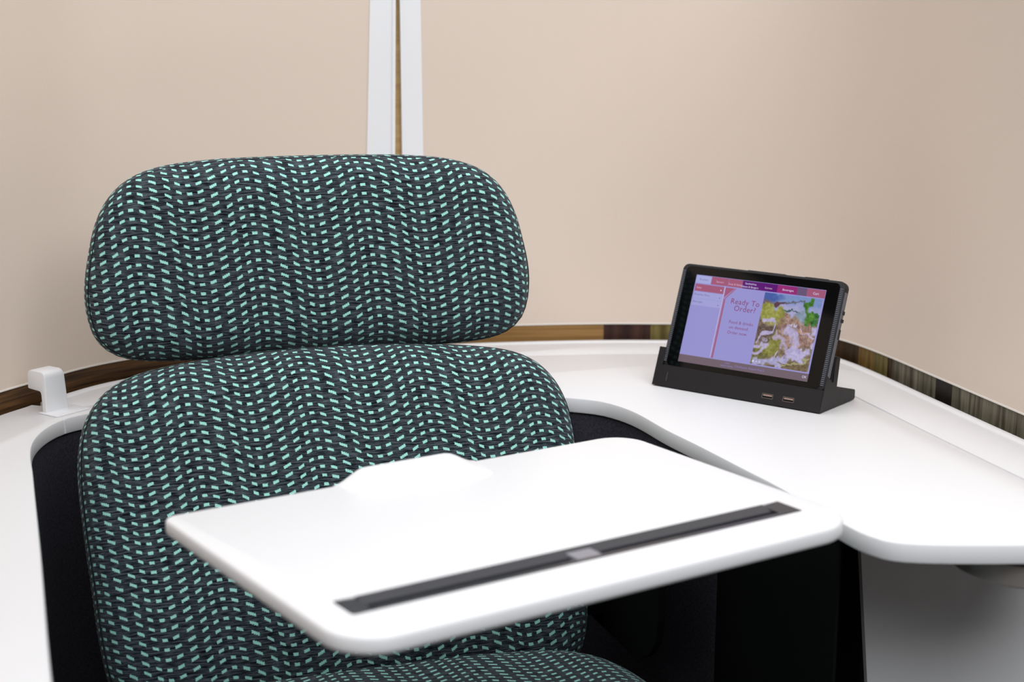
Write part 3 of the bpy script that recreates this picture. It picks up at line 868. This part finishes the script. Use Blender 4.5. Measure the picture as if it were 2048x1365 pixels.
def sm(x, a, b_):
    t = np.clip((x - a) / (b_ - a), 0, 1); return t * t * (3 - 2 * t)
def blob(cx_, cy_, rx, ry, colr, rough=.35, soft=.25, var=24, ang=0.0):
    dx, dy = pp - cx_, (qq - cy_)
    ux = dx * math.cos(ang) + dy * math.sin(ang); uy = -dx * math.sin(ang) + dy * math.cos(ang)
    d = np.sqrt((ux / rx) ** 2 + (uy / ry) ** 2) + (n2 - .5) * rough + (n1 - .5) * rough
    put(1 - sm(d, 1 - soft, 1 + soft), colr, var)
def stroke(pts, wd, colr, var=18, soft=.5):
    best = np.full(pp.shape, 9.)
    c = catmull(pts, False, .02)
    for a, b_ in zip(c, c[1:]):
        d = b_ - a; L2 = d @ d
        t = np.clip(((pp - a[0]) * d[0] + (qq - a[1]) * d[1]) / max(L2, 1e-9), 0, 1)
        best = np.minimum(best, np.hypot(pp - a[0] - t * d[0], qq - a[1] - t * d[1]))
    d = best / wd + (n2 - .5) * .7
    put(1 - sm(d, 1 - soft, 1 + soft), colr, var)
top = 1 - sm(qq + (n1 - .5) * .05, .24, .34); put(top, (150, 156, 212), 8)
put((1 - sm(qq, .10, .16)), (118, 146, 206), 6)
blob(.08, .03, .20, .07, (62, 92, 178), .1, .5, 4); blob(.03, .13, .14, .05, (112, 84, 98), .1, .5, 6)
stroke([(.20, .13), (.34, .125), (.52, .10), (.9, .08)], .016, (104, 96, 110), 6); stroke([(.22, .125), (.36, .12)], .022, (98, 62, 74), 4)
blob(.46, .22, .30, .07, (168, 166, 216), .15, .4, 6)
stroke([(.36, .265), (.45, .225), (.56, .205), (.66, .21)], .013, (66, 100, 92), 8)
for a in ((.08, .24, .12, .12), (.29, .30, .14, .11), (.12, .35, .14, .07), (.22, .40, .16, .06)): blob(*a, (158, 158, 66), .4, .3, 30)
for a in ((.52, .34, .17, .085), (.74, .42, .24, .12), (.56, .44, .22, .09), (.86, .55, .17, .14), (.50, .60, .16, .14), (.66, .66, .16, .13)): blob(*a, (160, 124, 112), .5, .3, 44)
for a in ((.30, .68, .19, .12), (.22, .78, .20, .10), (.36, .60, .10, .08)): blob(*a, (142, 140, 58), .5, .3, 34)
blob(.14, .56, .15, .12, (104, 84, 78), .5, .4, 30); blob(.08, .90, .16, .10, (116, 112, 62), .5, .4, 34); blob(.78, .92, .30, .10, (120, 102, 72), .4, .4, 34)
CH = (184, 170, 214)
stroke([(.06, .37), (.18, .36), (.26, .40), (.24, .52), (.14, .60), (.04, .66)], .020, CH); blob(.13, .40, .08, .035, CH, .5, .3)
stroke([(.50, .47), (.62, .52), (.68, .62), (.74, .72), (.72, .80)], .055, CH); stroke([(.36, .56), (.46, .60), (.52, .70), (.58, .78)], .030, (178, 158, 190)); stroke([(.72, .45), (.84, .50), (.96, .55)], .018, CH)
blob(.80, .78, .22, .075, (184, 174, 222), .5, .25); blob(.97, .66, .07, .06, CH, .5, .3); blob(.95, .46, .05, .06, CH, .5, .3)
stroke([(.02, .74), (.12, .70), (.26, .68), (.16, .76), (.08, .86)], .030, CH); stroke([(.46, .74), (.42, .84), (.44, .90)], .012, (190, 190, 200))
stroke([(.05, .985), (.22, .96), (.38, .92), (.52, .88), (.60, .87)], .038, (172, 166, 214)); stroke([(.40, .93), (.52, .985)], .035, (172, 166, 214)); stroke([(.52, .96), (.70, .91), (.92, .86), (.99, .84)], .013, (170, 164, 110))
stroke([(.55, .41), (.62, .42)], .010, (196, 186, 220)); stroke([(.68, .49), (.84, .47)], .008, (206, 150, 112))
G = (70, 128, 44)
stroke([(.86, .05), (.80, .08), (.76, .13), (.80, .19), (.82, .26), (.80, .33)], .036, G, 34); stroke([(.74, .09), (.86, .06)], .030, G, 30); blob(.84, .27, .10, .065, (78, 138, 40), .5, .3, 34); stroke([(.90, .22), (.97, .25), (.95, .32), (.96, .38)], .026, (52, 112, 50), 30)
blob(.70, .27, .07, .09, (132, 150, 176), .4, .4, 24)
gm = img.mean(2, keepdims=True); img = np.clip((gm + (img - gm) * 0.82) * 0.96, 0, 255); pp, qq = pp0, qq0
verts = [S(A0 + (A1 - A0) * pp[j, i], B0 + (B1 - B0) * qq[j, i], ZD + STEP) for j in range(NY) for i in range(NX)]
faces = [(j * NX + i, j * NX + i + 1, (j + 1) * NX + i + 1, (j + 1) * NX + i) for j in range(NY - 1) for i in range(NX - 1)]
me = bpy.data.meshes.new('food_picture'); me.from_pydata(verts, [], faces)
ca = me.color_attributes.new('print', 'FLOAT_COLOR', 'POINT')
li = np.where(img / 255 <= .04045, img / 255 / 12.92, ((img / 255 + .055) / 1.055) ** 2.4).reshape(-1, 3)
ca.data.foreach_set('color', np.concatenate([li, np.ones((len(li), 1))], 1).astype(np.float32).ravel())
m, nt, b = new_mat('screen_food_print')
b.inputs['Base Color'].default_value = (0, 0, 0, 1); b.inputs['Roughness'].default_value = .12; b.inputs['Specular IOR Level'].default_value = .25
at = N(nt, 'ShaderNodeAttribute'); at.attribute_name = 'print'
nt.links.new(at.outputs['Color'], b.inputs['Emission Color']); b.inputs['Emission Strength'].default_value = 0.94
pic = link('food_picture', me, m, scr); tag(pic, 'salad photograph on the screen')
for a, r_ in ((.575, .0075), (.600, .0045), (.625, .0045)):
    quad('page_dot', [(a + r_ * math.cos(k), .868 + r_ * 1.6 * math.sin(k)) for k in np.linspace(0, 2 * math.pi, 13)[:-1]][::-1], ZD + 2 * STEP, E_dot, scr)
